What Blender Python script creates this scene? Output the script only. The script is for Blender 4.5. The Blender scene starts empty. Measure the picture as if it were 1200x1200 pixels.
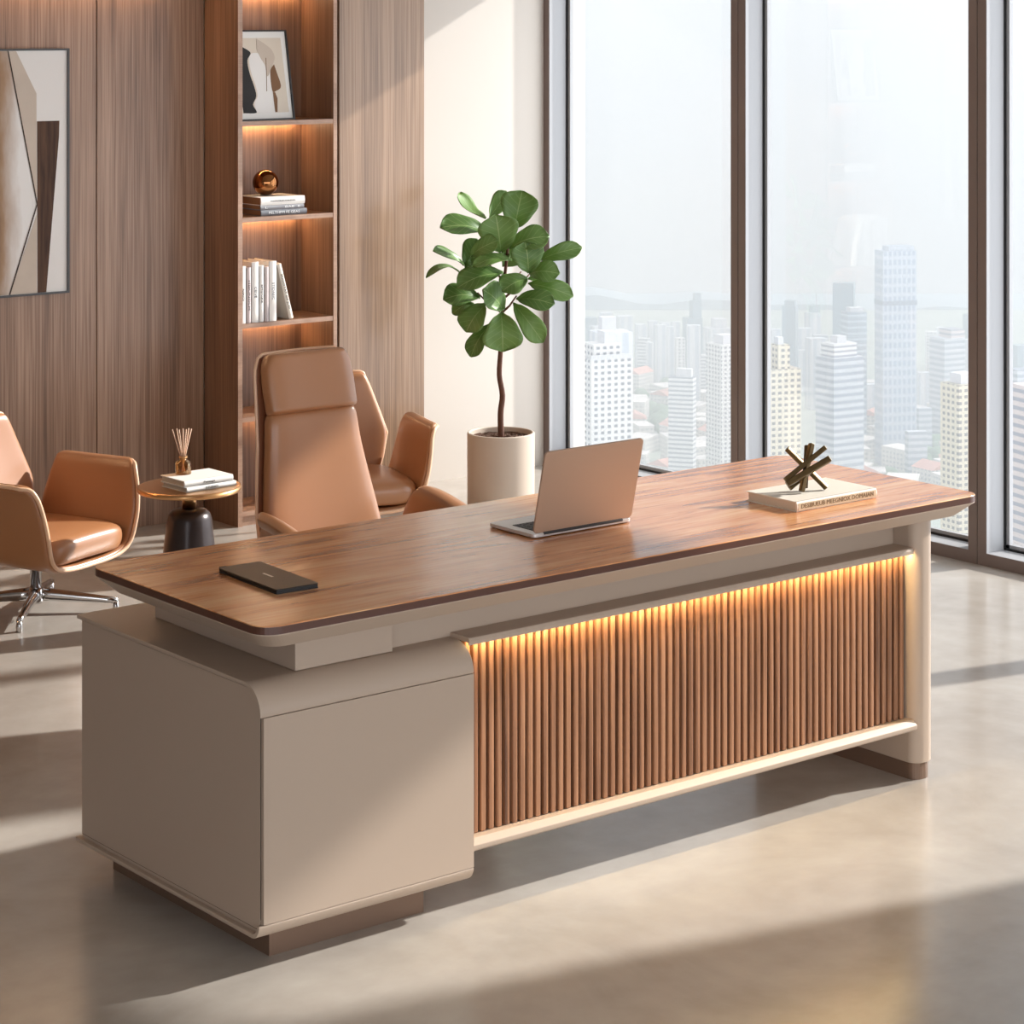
import bpy, bmesh, math, random
from mathutils import Vector, Matrix, Euler
random.seed(7)
SC = bpy.context.scene
COL = SC.collection
PI = math.pi

# ------------------------------------------------------------------ helpers
class MB:
    """collects geometry, links it as ONE mesh object"""
    def __init__(s): s.v=[]; s.f=[]; s.m=[]; s.uv={}
    def add(s, vs, fs, mi=0, M=None):
        n=len(s.v)
        for v in vs:
            v=Vector(v)
            s.v.append(tuple(M@v) if M is not None else tuple(v))
        for f in fs: s.f.append(tuple(i+n for i in f)); s.m.append(mi)
        return n
    def box(s, x0,x1,y0,y1,z0,z1, mi=0, M=None):
        vs=[(x0,y0,z0),(x1,y0,z0),(x1,y1,z0),(x0,y1,z0),(x0,y0,z1),(x1,y0,z1),(x1,y1,z1),(x0,y1,z1)]
        fs=[(0,3,2,1),(4,5,6,7),(0,1,5,4),(1,2,6,5),(2,3,7,6),(3,0,4,7)]
        s.add(vs,fs,mi,M); return s
    def prism(s, poly, axis, a0, a1, mi=0, M=None):
        """extrude a 2D polygon along an axis: 'x' poly=(y,z); 'y' poly=(x,z); 'z' poly=(x,y)"""
        def P(p,a): return {'x':(a,p[0],p[1]),'y':(p[0],a,p[1]),'z':(p[0],p[1],a)}[axis]
        n=len(poly)
        vs=[P(p,a0) for p in poly]+[P(p,a1) for p in poly]
        fs=[tuple(range(n))[::-1],tuple(range(n,2*n))]
        for i in range(n): fs.append((i,(i+1)%n,n+(i+1)%n,n+i))
        s.add(vs,fs,mi,M); return s
    def loft(s, rings, cap=True, closed=True, mi=0, M=None):
        n=len(rings[0]); vs=[p for r in rings for p in r]; fs=[]
        for k in range(len(rings)-1):
            for i in range(n if closed else n-1):
                j=(i+1)%n
                fs.append((k*n+i,k*n+j,(k+1)*n+j,(k+1)*n+i))
        if cap:
            fs.append(tuple(range(n))[::-1]); fs.append(tuple(range((len(rings)-1)*n,len(rings)*n)))
        s.add(vs,fs,mi,M); return s
    def lathe(s, prof, n=40, mi=0, M=None, c=(0,0)):
        rings=[[(c[0]+r*math.cos(2*PI*i/n),c[1]+r*math.sin(2*PI*i/n),z) for i in range(n)] for r,z in prof]
        return s.loft(rings,True,True,mi,M)
    def tube(s, pts, rad, n=10, mi=0, M=None, flat=1.0, cap=True):
        pts=[Vector(p) for p in pts]; rings=[]; up=None
        for i,p in enumerate(pts):
            t=(pts[min(i+1,len(pts)-1)]-pts[max(i-1,0)]).normalized()
            if up is None:
                up=Vector((0,0,1)) if abs(t.z)<.9 else Vector((1,0,0))
            a=t.cross(up).normalized(); b=a.cross(t).normalized(); up=b
            r=rad[i] if isinstance(rad,(list,tuple)) else rad
            rings.append([tuple(p+a*math.cos(2*PI*k/n)*r+b*math.sin(2*PI*k/n)*r*flat) for k in range(n)])
        return s.loft(rings,cap,True,mi,M)
    def grid(s, fn, nu, nv, mi=0, M=None):
        vs=[fn(i/nu,j/nv) for j in range(nv+1) for i in range(nu+1)]
        fs=[(j*(nu+1)+i,j*(nu+1)+i+1,(j+1)*(nu+1)+i+1,(j+1)*(nu+1)+i) for j in range(nv) for i in range(nu)]
        s.add(vs,fs,mi,M); return s
    def build(s, name, mats, parent=None, smooth=False, bevel=0, seg=2, sub=0, solid=0, soff=0, loc=None, rot=None, fix=True, angle=40, uv=None):
        me=bpy.data.meshes.new(name); me.from_pydata(s.v,[],s.f)
        for p,mi in zip(me.polygons,s.m): p.material_index=mi
        if uv:
            l=me.uv_layers.new(name='UVMap')
            for lp in me.loops: l.data[lp.index].uv=uv[lp.vertex_index]
        if fix:
            b=bmesh.new(); b.from_mesh(me); bmesh.ops.recalc_face_normals(b,faces=b.faces); b.to_mesh(me); b.free()
        if not isinstance(mats,(list,tuple)): mats=[mats]
        for m in mats: me.materials.append(m)
        o=bpy.data.objects.new(name,me); COL.objects.link(o)
        if parent is not None: o.parent=parent
        if loc: o.location=loc
        if rot: o.rotation_euler=rot
        if smooth:
            for p in me.polygons: p.use_smooth=True
        if solid:
            m=o.modifiers.new('t','SOLIDIFY'); m.thickness=solid; m.offset=soff; m.use_even_offset=True
        if bevel:
            m=o.modifiers.new('b','BEVEL'); m.width=bevel; m.segments=seg; m.limit_method='ANGLE'; m.angle_limit=math.radians(angle); m.harden_normals=False
            for p in me.polygons: p.use_smooth=True
            try:
                w=o.modifiers.new('w','WEIGHTED_NORMAL'); w.keep_sharp=True
            except Exception: pass
        if sub:
            m=o.modifiers.new('s','SUBSURF'); m.levels=sub; m.render_levels=sub
        return o

def tag(o,label=None,cat=None,group=None,kind=None):
    if label: o['label']=label
    if cat: o['category']=cat
    if group: o['group']=group
    if kind: o['kind']=kind
    return o
def thing(name,label,cat,loc=(0,0,0),rz=0,group=None,rot=None):
    o=bpy.data.objects.new(name,None); COL.objects.link(o); o.empty_display_size=.1
    o.location=loc; o.rotation_euler=rot if rot else (0,0,rz)
    return tag(o,label,cat,group)
def rring(cx,cy,hw,hh,z,n=24,p=4,fn=None):
    """superellipse ring"""
    r=[]
    for i in range(n):
        a=2*PI*i/n; c,s_=math.cos(a),math.sin(a)
        x=hw*math.copysign(abs(c)**(2/p),c); y=hh*math.copysign(abs(s_)**(2/p),s_)
        r.append(fn(cx+x,cy+y,z) if fn else (cx+x,cy+y,z))
    return r
def rrect(x0,x1,y0,y1,r,n=6):
    pts=[]
    for cx,cy,a0 in ((x1-r,y1-r,0),(x0+r,y1-r,PI/2),(x0+r,y0+r,PI),(x1-r,y0+r,1.5*PI)):
        for i in range(n+1):
            a=a0+PI/2*i/n; pts.append((cx+r*math.cos(a),cy+r*math.sin(a)))
    return pts
def lerp(a,b,t): return a+(b-a)*t
def smooth(t): return t*t*(3-2*t)
def interp(tab,x):
    if x<=tab[0][0]: return tab[0][1]
    for (a,va),(b,vb) in zip(tab,tab[1:]):
        if x<=b: return lerp(va,vb,(x-a)/(b-a))
    return tab[-1][1]
def text(body,size,mat,parent,loc,rot,name='title',ext=.0004,align='CENTER',width=None):
    cu=bpy.data.curves.new(name,'FONT'); cu.body=body; cu.size=size; cu.extrude=ext
    cu.align_x=align; cu.align_y='CENTER'; cu.resolution_u=2
    t=bpy.data.objects.new(name+'_tmp',cu); COL.objects.link(t)
    bpy.context.view_layer.update()
    dg=bpy.context.evaluated_depsgraph_get()
    me=bpy.data.meshes.new_from_object(t.evaluated_get(dg))
    bpy.data.objects.remove(t); bpy.data.curves.remove(cu)
    me.name=name; me.materials.clear(); me.materials.append(mat)
    if width and len(me.vertices):
        xs=[v.co.x for v in me.vertices]; k=width/(max(xs)-min(xs))
        for v in me.vertices: v.co.x*=k
    o=bpy.data.objects.new(name,me); COL.objects.link(o); o.parent=parent; o.location=loc; o.rotation_euler=rot
    return o

# ------------------------------------------------------------------ materials
def srgb(r,g,b):
    def f(c):
        c/=255.; return c/12.92 if c<=.04045 else ((c+.055)/1.055)**2.4
    return (f(r),f(g),f(b),1)
def newmat(name):
    m=bpy.data.materials.new(name); m.use_nodes=True
    nt=m.node_tree; return m,nt,nt.nodes['Principled BSDF']
def N(nt,t,**k):
    n=nt.nodes.new(t)
    for a,b in k.items(): setattr(n,a,b)
    return n
def plain(name,rgb,rough=.5,metal=0,spec=.5,noise=0,nscale=8,bump=0,coat=0):
    m,nt,b=newmat(name); c=srgb(*rgb)
    b.inputs['Base Color'].default_value=c; b.inputs['Roughness'].default_value=rough
    b.inputs['Metallic'].default_value=metal; b.inputs['Specular IOR Level'].default_value=spec
    if coat: b.inputs['Coat Weight'].default_value=coat; b.inputs['Coat Roughness'].default_value=.15
    tc=N(nt,'ShaderNodeTexCoord'); nz=N(nt,'ShaderNodeTexNoise'); nz.inputs['Scale'].default_value=nscale; nz.inputs['Detail'].default_value=4
    nt.links.new(tc.outputs['Object'],nz.inputs['Vector'])
    if noise:
        mx=N(nt,'ShaderNodeMix',data_type='RGBA'); 
        mx.inputs[6].default_value=tuple(x*(1-noise) for x in c[:3])+(1,); mx.inputs[7].default_value=tuple(min(1,x*(1+noise)) for x in c[:3])+(1,)
        nt.links.new(nz.outputs['Fac'],mx.inputs[0]); nt.links.new(mx.outputs[2],b.inputs['Base Color'])
    if bump:
        bp=N(nt,'ShaderNodeBump'); bp.inputs['Strength'].default_value=bump; bp.inputs['Distance'].default_value=.002
        nt.links.new(nz.outputs['Fac'],bp.inputs['Height']); nt.links.new(bp.outputs['Normal'],b.inputs['Normal'])
    return m
def wood(name,dark,mid,light,sc=(1.2,18,18),fine=(4,160,160),rough=.4,fmix=.35,dist=.6,coat=0,spec=.5,warp=0):
    m,nt,b=newmat(name); L=nt.links.new
    tc=N(nt,'ShaderNodeTexCoord')
    mp=N(nt,'ShaderNodeMapping'); mp.inputs['Scale'].default_value=sc
    L(tc.outputs['Object'],mp.inputs['Vector'])
    n1=N(nt,'ShaderNodeTexNoise'); n1.inputs['Scale'].default_value=1; n1.inputs['Detail'].default_value=5; n1.inputs['Roughness'].default_value=.6; n1.inputs['Distortion'].default_value=dist
    L(mp.outputs[0],n1.inputs['Vector'])
    mp2=N(nt,'ShaderNodeMapping'); mp2.inputs['Scale'].default_value=fine; L(tc.outputs['Object'],mp2.inputs['Vector'])
    n2=N(nt,'ShaderNodeTexNoise'); n2.inputs['Scale'].default_value=1; n2.inputs['Detail'].default_value=3; L(mp2.outputs[0],n2.inputs['Vector'])
    mx=N(nt,'ShaderNodeMix',data_type='FLOAT'); mx.inputs[0].default_value=fmix
    L(n1.outputs['Fac'],mx.inputs[2]); L(n2.outputs['Fac'],mx.inputs[3])
    cr=N(nt,'ShaderNodeValToRGB'); e=cr.color_ramp.elements
    e[0].position=.34; e[0].color=srgb(*dark); e[1].position=.66; e[1].color=srgb(*light)
    k=cr.color_ramp.elements.new(.48); k.color=srgb(*mid)
    L(mx.outputs[0],cr.inputs[0]); L(cr.outputs[0],b.inputs['Base Color'])
    b.inputs['Roughness'].default_value=rough; b.inputs['Specular IOR Level'].default_value=spec
    if coat: b.inputs['Coat Weight'].default_value=coat; b.inputs['Coat Roughness'].default_value=.2
    bp=N(nt,'ShaderNodeBump'); bp.inputs['Strength'].default_value=.12; bp.inputs['Distance'].default_value=.001
    L(mx.outputs[0],bp.inputs['Height']); L(bp.outputs[0],b.inputs['Normal'])
    return m
def emit(name,rgb,s):
    m=bpy.data.materials.new(name); m.use_nodes=True; nt=m.node_tree; nt.nodes.clear()
    e=N(nt,'ShaderNodeEmission'); e.inputs[0].default_value=srgb(*rgb); e.inputs[1].default_value=s
    o=N(nt,'ShaderNodeOutputMaterial'); nt.links.new(e.outputs[0],o.inputs[0]); return m

M={}
M['wallwood']=wood('walnut wall veneer',(108,82,65),(146,113,91),(180,146,122),sc=(15,15,.55),fine=(170,170,2.2),rough=.4,fmix=.5,dist=.5,coat=.12)
M['cabwood']=wood('walnut cabinet veneer',(96,68,52),(126,93,71),(154,117,92),sc=(15,15,.55),fine=(170,170,2.2),rough=.38,fmix=.5,dist=.5)
M['doorwood']=wood('walnut door veneer',(114,86,65),(144,113,87),(174,141,113),sc=(12,12,.45),fine=(150,150,1.8),rough=.38,fmix=.45,dist=.7,coat=.4)
M['edgewood']=wood('pale veneer edging',(150,116,96),(170,136,114),(186,152,130),sc=(10,10,10),rough=.4)
M['topwood']=wood('walnut desk top veneer',(126,72,40),(212,140,86),(234,184,132),sc=(1.2,12,12),fine=(4,110,110),rough=.24,fmix=.25,dist=1.4,coat=.65)
M['topedge']=plain('dark desk edge band',(84,52,40),.35,noise=.12,nscale=30)
M['slatwood']=wood('walnut slats',(100,66,46),(146,102,73),(180,132,98),sc=(42,42,1.2),fine=(200,200,3),rough=.42,fmix=.3,dist=.5)
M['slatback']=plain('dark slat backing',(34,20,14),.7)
M['greige']=plain('greige lacquer',(176,157,140),.42,spec=.4,noise=.02,nscale=3)
M['greigedark']=plain('bronze taupe plinth',(118,94,78),.4,metal=.25,noise=.04)
M['groove']=plain('shadow groove',(60,46,38),.7)
M['plaster']=plain('warm white plaster',(204,196,187),.85,noise=.015,nscale=2)
M['ceil']=plain('grey acoustic ceiling',(196,192,187),.9)
M['frame']=plain('taupe window aluminium',(116,102,96),.45,noise=.03)
M['reveal']=plain('silver window reveal',(160,160,162),.5)
M['gasket']=plain('black rubber gasket',(14,13,13),.6)
M['leather']=plain('tan leather',(168,115,76),.36,spec=.6,noise=.04,nscale=5,bump=.05,coat=.3)
M['leatherdark']=plain('brown leather shell',(140,88,60),.42,noise=.05,nscale=5)
M['piping']=plain('pale leather piping',(232,190,156),.3)
M['chrome']=plain('polished chrome',(200,198,198),.12,metal=1)
M['gold']=plain('polished brass',(222,172,120),.28,metal=1)
M['bronze']=plain('antique bronze bars',(104,86,58),.34,metal=.85,noise=.35,nscale=60)
M['blackglass']=plain('black glass top',(16,11,10),.08,spec=.25)
M['darkbase']=plain('dark lacquered base',(58,48,47),.28,metal=.35)
M['spheremetal']=plain('copper glass ball',(150,100,62),.05,metal=1)
M['paper']=plain('white book cover',(240,236,230),.5,noise=.015)
M['page']=plain('book page block',(214,198,176),.8,noise=.06,nscale=120)
M['pagetan']=plain('tan page block',(150,112,78),.8,noise=.05,nscale=120)
M['greycover']=plain('grey book cover',(138,138,142),.45)
M['midgrey']=plain('slate book cover',(112,114,120),.45)
M['pinkgrey']=plain('pinkish grey cover',(196,184,182),.5)
M['cream']=plain('cream book cover',(226,218,204),.55,noise=.02)
M['ink']=plain('dark ink',(58,52,48),.6)
M['inktan']=plain('brown ink',(112,92,64),.6)
M['white']=plain('white print',(238,238,238),.5)
M['tanlabel']=plain('tan title band',(196,176,148),.55)
M['laptop']=plain('champagne aluminium',(186,158,136),.38,metal=.35,noise=.01)
M['laptopbase']=plain('silver aluminium',(214,210,208),.32,metal=.4)
M['key']=plain('black keys',(40,38,38),.5)
M['screen']=plain('dark screen',(16,16,18),.1)
M['black']=plain('black satin cover',(44,38,34),.34,noise=.05)
M['blackedge']=plain('black edge',(20,18,18),.4)
M['silver']=plain('silver mark',(236,234,228),.3)
M['pot']=plain('greige ceramic pot',(196,180,164),.6,noise=.02)
M['soil']=plain('bark soil',(84,58,42),.95,noise=.6,nscale=90,bump=1)
M['bark']=plain('brown bark',(92,58,42),.8,noise=.3,nscale=60,bump=.6)
M['frameblack']=plain('black picture frame',(34,30,28),.4)
M['framegrey']=plain('dark grey picture frame',(74,72,72),.4,metal=.4)
M['mat']=plain('white mat board',(238,235,230),.8)
M['artwhite']=plain('off white canvas',(236,231,226),.85,noise=.03,nscale=6)
M['artbeige']=plain('beige wash',(204,188,172),.85,noise=.12,nscale=9)
M['artbrown']=plain('brown wash',(126,92,66),.85,noise=.3,nscale=7)
M['artdark']=wood('dark brown plank paint',(58,38,28),(84,58,43),(106,76,56),sc=(30,30,3),fine=(120,120,4),rough=.8)
def wash():
    m,nt,b=newmat('brown ink wash fading to canvas'); L=nt.links.new
    tc=N(nt,'ShaderNodeTexCoord'); sp=N(nt,'ShaderNodeSeparateXYZ'); L(tc.outputs['Object'],sp.inputs[0])
    mp=N(nt,'ShaderNodeMapping'); mp.inputs['Scale'].default_value=(16,16,5); L(tc.outputs['Object'],mp.inputs[0])
    nz=N(nt,'ShaderNodeTexNoise'); nz.inputs['Scale'].default_value=1; nz.inputs['Detail'].default_value=6; L(mp.outputs[0],nz.inputs[0])
    a=N(nt,'ShaderNodeMath',operation='MULTIPLY_ADD'); L(nz.outputs['Fac'],a.inputs[0]); a.inputs[1].default_value=.10; L(sp.outputs[0],a.inputs[2])
    mr=N(nt,'ShaderNodeMapRange'); mr.inputs[1].default_value=.0; mr.inputs[2].default_value=.14; L(a.outputs[0],mr.inputs[0])
    cr=N(nt,'ShaderNodeValToRGB'); e=cr.color_ramp.elements; e[0].color=srgb(112,80,56); e[1].color=srgb(236,231,226); k=cr.color_ramp.elements.new(.45); k.color=srgb(168,136,108)
    L(mr.outputs[0],cr.inputs[0]); L(cr.outputs[0],b.inputs['Base Color']); b.inputs['Roughness'].default_value=.85
    return m
M['artwash']=wash()
M['printpaper']=plain('warm print paper',(222,209,192),.85)
M['artblack']=plain('charcoal paint',(46,44,44),.85,noise=.2,nscale=30)
M['artsand']=plain('sand paint',(190,168,140),.85,noise=.06,nscale=20)
M['artline']=plain('dark outline',(70,56,46),.8)
M['reed']=plain('pale reeds',(222,186,158),.7)
M['led']=emit('warm LED strip',(255,222,160),46)
M['ledshelf']=emit('warm shelf LED',(255,208,156),34)
M['ledwall']=emit('warm wall LED',(255,208,156),42)

def floor_mat():
    m,nt,b=newmat('polished concrete'); L=nt.links.new
    tc=N(nt,'ShaderNodeTexCoord')
    n1=N(nt,'ShaderNodeTexNoise'); n1.inputs['Scale'].default_value=1.3; n1.inputs['Detail'].default_value=8; n1.inputs['Roughness'].default_value=.62; n1.inputs['Distortion'].default_value=.8
    n2=N(nt,'ShaderNodeTexNoise'); n2.inputs['Scale'].default_value=9; n2.inputs['Detail'].default_value=6
    for n in (n1,n2): L(tc.outputs['Object'],n.inputs['Vector'])
    mx=N(nt,'ShaderNodeMix',data_type='FLOAT'); mx.inputs[0].default_value=.3; L(n1.outputs['Fac'],mx.inputs[2]); L(n2.outputs['Fac'],mx.inputs[3])
    cr=N(nt,'ShaderNodeValToRGB'); e=cr.color_ramp.elements
    e[0].position=.34; e[0].color=srgb(160,152,143); e[1].position=.66; e[1].color=srgb(184,177,168)
    L(mx.outputs[0],cr.inputs[0]); L(cr.outputs[0],b.inputs['Base Color'])
    r=N(nt,'ShaderNodeMapRange'); r.inputs[3].default_value=.16; r.inputs[4].default_value=.27; L(n1.outputs['Fac'],r.inputs[0]); L(r.outputs[0],b.inputs['Roughness'])
    b.inputs['Specular IOR Level'].default_value=.8
    return m
M['floor']=floor_mat()
def glass_mat(name,tint,ior=1.45,k=.6,rough=0):
    m=bpy.data.materials.new(name); m.use_nodes=True; nt=m.node_tree; nt.nodes.clear(); L=nt.links.new
    t=N(nt,'ShaderNodeBsdfTransparent'); t.inputs[0].default_value=tint
    g=N(nt,'ShaderNodeBsdfGlossy'); g.inputs['Roughness'].default_value=rough
    f=N(nt,'ShaderNodeFresnel'); f.inputs[0].default_value=ior
    mu=N(nt,'ShaderNodeMath',operation='MULTIPLY'); mu.inputs[1].default_value=k
    mx=N(nt,'ShaderNodeMixShader'); o=N(nt,'ShaderNodeOutputMaterial')
    L(f.outputs[0],mu.inputs[0]); L(mu.outputs[0],mx.inputs[0]); L(t.outputs[0],mx.inputs[1]); L(g.outputs[0],mx.inputs[2]); L(mx.outputs[0],o.inputs[0])
    return m
M['glass']=glass_mat('window glass',(.985,.99,.99,1),k=.1)
M['amber']=glass_mat('amber glass',(.95,.82,.64,1),k=.55)
def leaf_mat():
    m,nt,b=newmat('fiddle leaf green'); L=nt.links.new
    uv=N(nt,'ShaderNodeUVMap'); sp=N(nt,'ShaderNodeSeparateXYZ'); L(uv.outputs[0],sp.inputs[0])
    def mth(op,a,b_=None):
        n=N(nt,'ShaderNodeMath',operation=op)
        for i,x in enumerate((a,b_)):
            if x is None: continue
            if isinstance(x,(int,float)): n.inputs[i].default_value=x
            else: L(x,n.inputs[i])
        return n.outputs[0]
    ax=mth('ABSOLUTE',mth('SUBTRACT',sp.outputs[0],.5))
    mid=mth('LESS_THAN',ax,.016)
    # side veins: stripes along v sloped with |x|
    ph=mth('FRACT',mth('MULTIPLY',mth('SUBTRACT',sp.outputs[1],mth('MULTIPLY',ax,.62)),6.5))
    sv=mth('LESS_THAN',ph,.09)
    v=mth('MAXIMUM',mid,mth('MULTIPLY',sv,.55))
    tc=N(nt,'ShaderNodeTexCoord'); nz=N(nt,'ShaderNodeTexNoise'); nz.inputs['Scale'].default_value=14; L(tc.outputs['Object'],nz.inputs['Vector'])
    oi=N(nt,'ShaderNodeObjectInfo')
    base=N(nt,'ShaderNodeMix',data_type='RGBA'); base.inputs[6].default_value=srgb(78,114,52); base.inputs[7].default_value=srgb(126,160,84)
    f=mth('MULTIPLY',mth('ADD',nz.outputs['Fac'],oi.outputs['Random']),.5); L(f,base.inputs[0])
    mx=N(nt,'ShaderNodeMix',data_type='RGBA'); L(v,mx.inputs[0]); L(base.outputs[2],mx.inputs[6]); mx.inputs[7].default_value=srgb(150,172,110)
    L(mx.outputs[2],b.inputs['Base Color']); b.inputs['Roughness'].default_value=.38
    tr=N(nt,'ShaderNodeBsdfTranslucent'); L(mx.outputs[2],tr.inputs[0])
    ms=N(nt,'ShaderNodeMixShader'); ms.inputs[0].default_value=.22
    out=nt.nodes['Material Output']; L(b.outputs[0],ms.inputs[1]); L(tr.outputs[0],ms.inputs[2]); L(ms.outputs[0],out.inputs[0])
    return m
M['leaf']=leaf_mat()
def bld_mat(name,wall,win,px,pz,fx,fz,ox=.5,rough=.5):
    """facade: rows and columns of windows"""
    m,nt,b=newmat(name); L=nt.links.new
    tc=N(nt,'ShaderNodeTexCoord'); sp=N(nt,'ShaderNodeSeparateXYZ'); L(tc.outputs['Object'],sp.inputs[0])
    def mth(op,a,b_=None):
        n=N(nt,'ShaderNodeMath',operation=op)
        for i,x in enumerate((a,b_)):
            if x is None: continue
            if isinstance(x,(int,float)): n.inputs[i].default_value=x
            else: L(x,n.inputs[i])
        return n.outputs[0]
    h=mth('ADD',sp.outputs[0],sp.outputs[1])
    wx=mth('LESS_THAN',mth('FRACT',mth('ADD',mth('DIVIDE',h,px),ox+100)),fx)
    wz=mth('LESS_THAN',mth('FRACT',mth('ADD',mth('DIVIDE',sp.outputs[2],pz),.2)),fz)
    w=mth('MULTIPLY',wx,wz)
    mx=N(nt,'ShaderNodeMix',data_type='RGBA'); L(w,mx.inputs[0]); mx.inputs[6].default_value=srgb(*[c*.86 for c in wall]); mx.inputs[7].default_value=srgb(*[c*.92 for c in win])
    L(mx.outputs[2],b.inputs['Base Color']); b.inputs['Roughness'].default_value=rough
    return m

# ------------------------------------------------------------------ frame of the camera
XR,XL,HY=4110.,-1640.,24.
FPX=math.sqrt((XR-600)*(600-XL)); YAW=math.atan2(XR-600,FPX)
FW=Vector((math.cos(YAW),math.sin(YAW),0)); RT=Vector((math.sin(YAW),-math.cos(YAW),0)); EYE=2.05
cd=bpy.data.cameras.new('camera'); cam=bpy.data.objects.new('camera',cd); COL.objects.link(cam)
cam.location=(0,0,EYE); cam.rotation_euler=(PI/2,0,YAW-PI/2)
cd.sensor_width=36; cd.lens=36*FPX/1200; cd.shift_y=-(600-HY)/1200; cd.clip_start=.05; cd.clip_end=6000
SC.camera=cam

# ------------------------------------------------------------------ room
XW=7.0; YB=8.53; XL0=-1.6; YF=-2.6; ZC=2.62
def struct(name,mb,mat,**k):
    o=mb.build(name,mat,**k); o['kind']='structure'; return o
struct('floor',MB().box(XL0-.2,XW+.25,YF-.2,YB+.25,-.12,0),M['floor'])
struct('ceiling',MB().box(XL0-.2,XW+.25,YF-.2,YB+.25,ZC,ZC+.12),M['ceil'])
struct('wall_back',MB().box(XL0-.2,XW+.25,YB,YB+.2,0,ZC),M['plaster'])
struct('wall_left',MB().box(XL0-.2,XL0,1.3,YB,0,ZC),M['plaster'])
WY0=2.99
struct('wall_right',MB().box(XW,XW+.2,YF,WY0,0,ZC),M['plaster'])
ZH=2.455
struct('trim_1',MB().box(XW,XW+.2,WY0,YB,ZH,ZC),M['frame'])   # header over the windows
# walnut panels on the recessed part of the back wall
edges=[-1.6,-.6,.42,1.5,2.56,3.62,4.672,5.1715]
for i,(a,b) in enumerate(zip(edges,edges[1:])):
    struct('trim_%d'%(i+2),MB().box(a+.002,b-.002,YB-.022,YB-.001,0,2.2),M['wallwood'],bevel=.0015,seg=1)
struct('trim_9',MB().box(-1.6,5.158,8.30,YB-.001,2.235,ZC-.001),M['cabwood'])      # lowered bulkhead that hides the light
lw=thing('light_strip','warm light strip under the bulkhead along the wood wall','light',(0,0,0))
MB().box(1.0,4.95,8.487,8.502,2.222,2.232).build('led_strip',M['ledwall'],lw)
MB().box(1.0,4.95,8.482,8.5079,2.2322,2.2349).build('channel',M['reveal'],lw)

# windows
ms=[8.53,7.245,5.953,4.66,3.03]
HALF=.0435
for k in range(4):
    y1=ms[k]-(.04 if k==0 else 0); y0=ms[k+1]+(0 if k<3 else 0)
    w=thing('window_%d'%(k+1),None,None,(XW,0,0)); w['kind']='structure'
    f=MB()
    a=y0+(HALF); b=y1-(HALF if k else 0)
    # stiles (half mullions), sill and head rails of taupe metal with a groove at the joint
    f.box(0,.11,y0+.0018,a,0,ZH); f.box(0,.11,b,(y1-.0018 if k else YB-.0005),0,ZH)
    f.box(0,.11,a,b,0,.047); f.box(0,.11,a,b,ZH-.047,ZH)
    f.build('window_frame',M['frame'],w)
    r=MB(); e=.0012
    r.box(.0015,.11,a,a+e,.047,ZH-.047); r.box(.0015,.11,b-e,b,.047,ZH-.047); r.box(.0015,.11,a,b,.047,.047+e); r.box(.0015,.11,a,b,ZH-.047-e,ZH-.047)
    q=.022
    r.box(.108,.128,a+e,a+q,.047,ZH-.047); r.box(.108,.128,b-q,b-e,.047,ZH-.047); r.box(.108,.128,a+e,b-e,.047,.047+q); r.box(.108,.128,a+e,b-e,ZH-.047-q,ZH-.047)
    r.build('window_reveal',M['reveal'],w)
    g=MB(); q2=.0075
    g.box(.1,.1085,a+e,a+q2,.0482,ZH-.0482); g.box(.1,.1085,b-q2,b-e,.0482,ZH-.0482); g.box(.1,.1085,a+e,b-e,.0482,.0482+q2); g.box(.1,.1085,a+e,b-e,ZH-.0482-q2,ZH-.0482)
    if k: g.box(.02,.105,y1-.0018,y1+.0018,0,ZH)
    g.build('gasket',M['gasket'],w)
    MB().box(.111,.119,a+q-.002,b-q+.002,.047+q-.002,ZH-.047-q+.002).build('glass_pane',M['glass'],w)

# ------------------------------------------------------------------ bookcase and tall cabinet
BX0,BX1=5.172,5.66
bc=thing('bookcase','built-in walnut bookcase with lit open niches against the back wall','bookcase',((BX0+BX1)/2,8.38,0))
def bpart(name,x0,x1,y0,y1,z0,z1,mat,parent=bc,bev=0):
    o=parent; cx,cy=(BX0+BX1)/2,8.38
    if parent is not bc: pass
    return MB().box(x0-cx,x1-cx,y0-cy,y1-cy,z0,z1).build(name,mat,parent,bevel=bev,seg=1)
SF=8.25
ls=bpart('side_panel',BX0,BX0+.021,SF,8.507,0,ZC-.002,M['cabwood'])
bpart('edging',BX0,BX0+.021,SF-.002,SF,0,ZC-.002,M['edgewood'],ls)
rs=bpart('side_panel',5.638,BX1-.004,SF,8.507,0,ZC-.002,M['cabwood'])
bpart('edging',5.638,BX1-.004,SF-.002,SF,0,ZC-.002,M['edgewood'],rs)
bpart('back_panel',BX0+.021,5.638,8.49,8.507,0,ZC-.002,M['cabwood'])
for i,z in enumerate((.06,.44,.82,1.25,1.64,2.19)):
    t=.019
    sh=bpart('shelf',BX0+.0212,5.6378,SF+.002,8.4898,z-t,z,M['cabwood'])
    bpart('edging',BX0+.0212,5.6378,SF,SF+.002,z-t,z,M['edgewood'],sh)
    if i: bpart('led_strip',BX0+.05,5.61,8.462,8.474,z-t-.005,z-t-.0003,M['ledshelf'],sh)
bpart('kick_board',BX0+.0212,5.6378,SF+.012,SF+.03,0,.0408,M['edgewood'])
CX0,CX1=5.664,6.108
tc_=thing('tall_cabinet','tall flat walnut cabinet door panel between bookcase and plaster wall','cabinet',((CX0+CX1)/2,8.38,0))
MB().box(CX0-5.886,CX1-5.886,SF+.024-8.38,8.525-8.38,0,ZC-.002).build('carcass',M['cabwood'],tc_)
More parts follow.
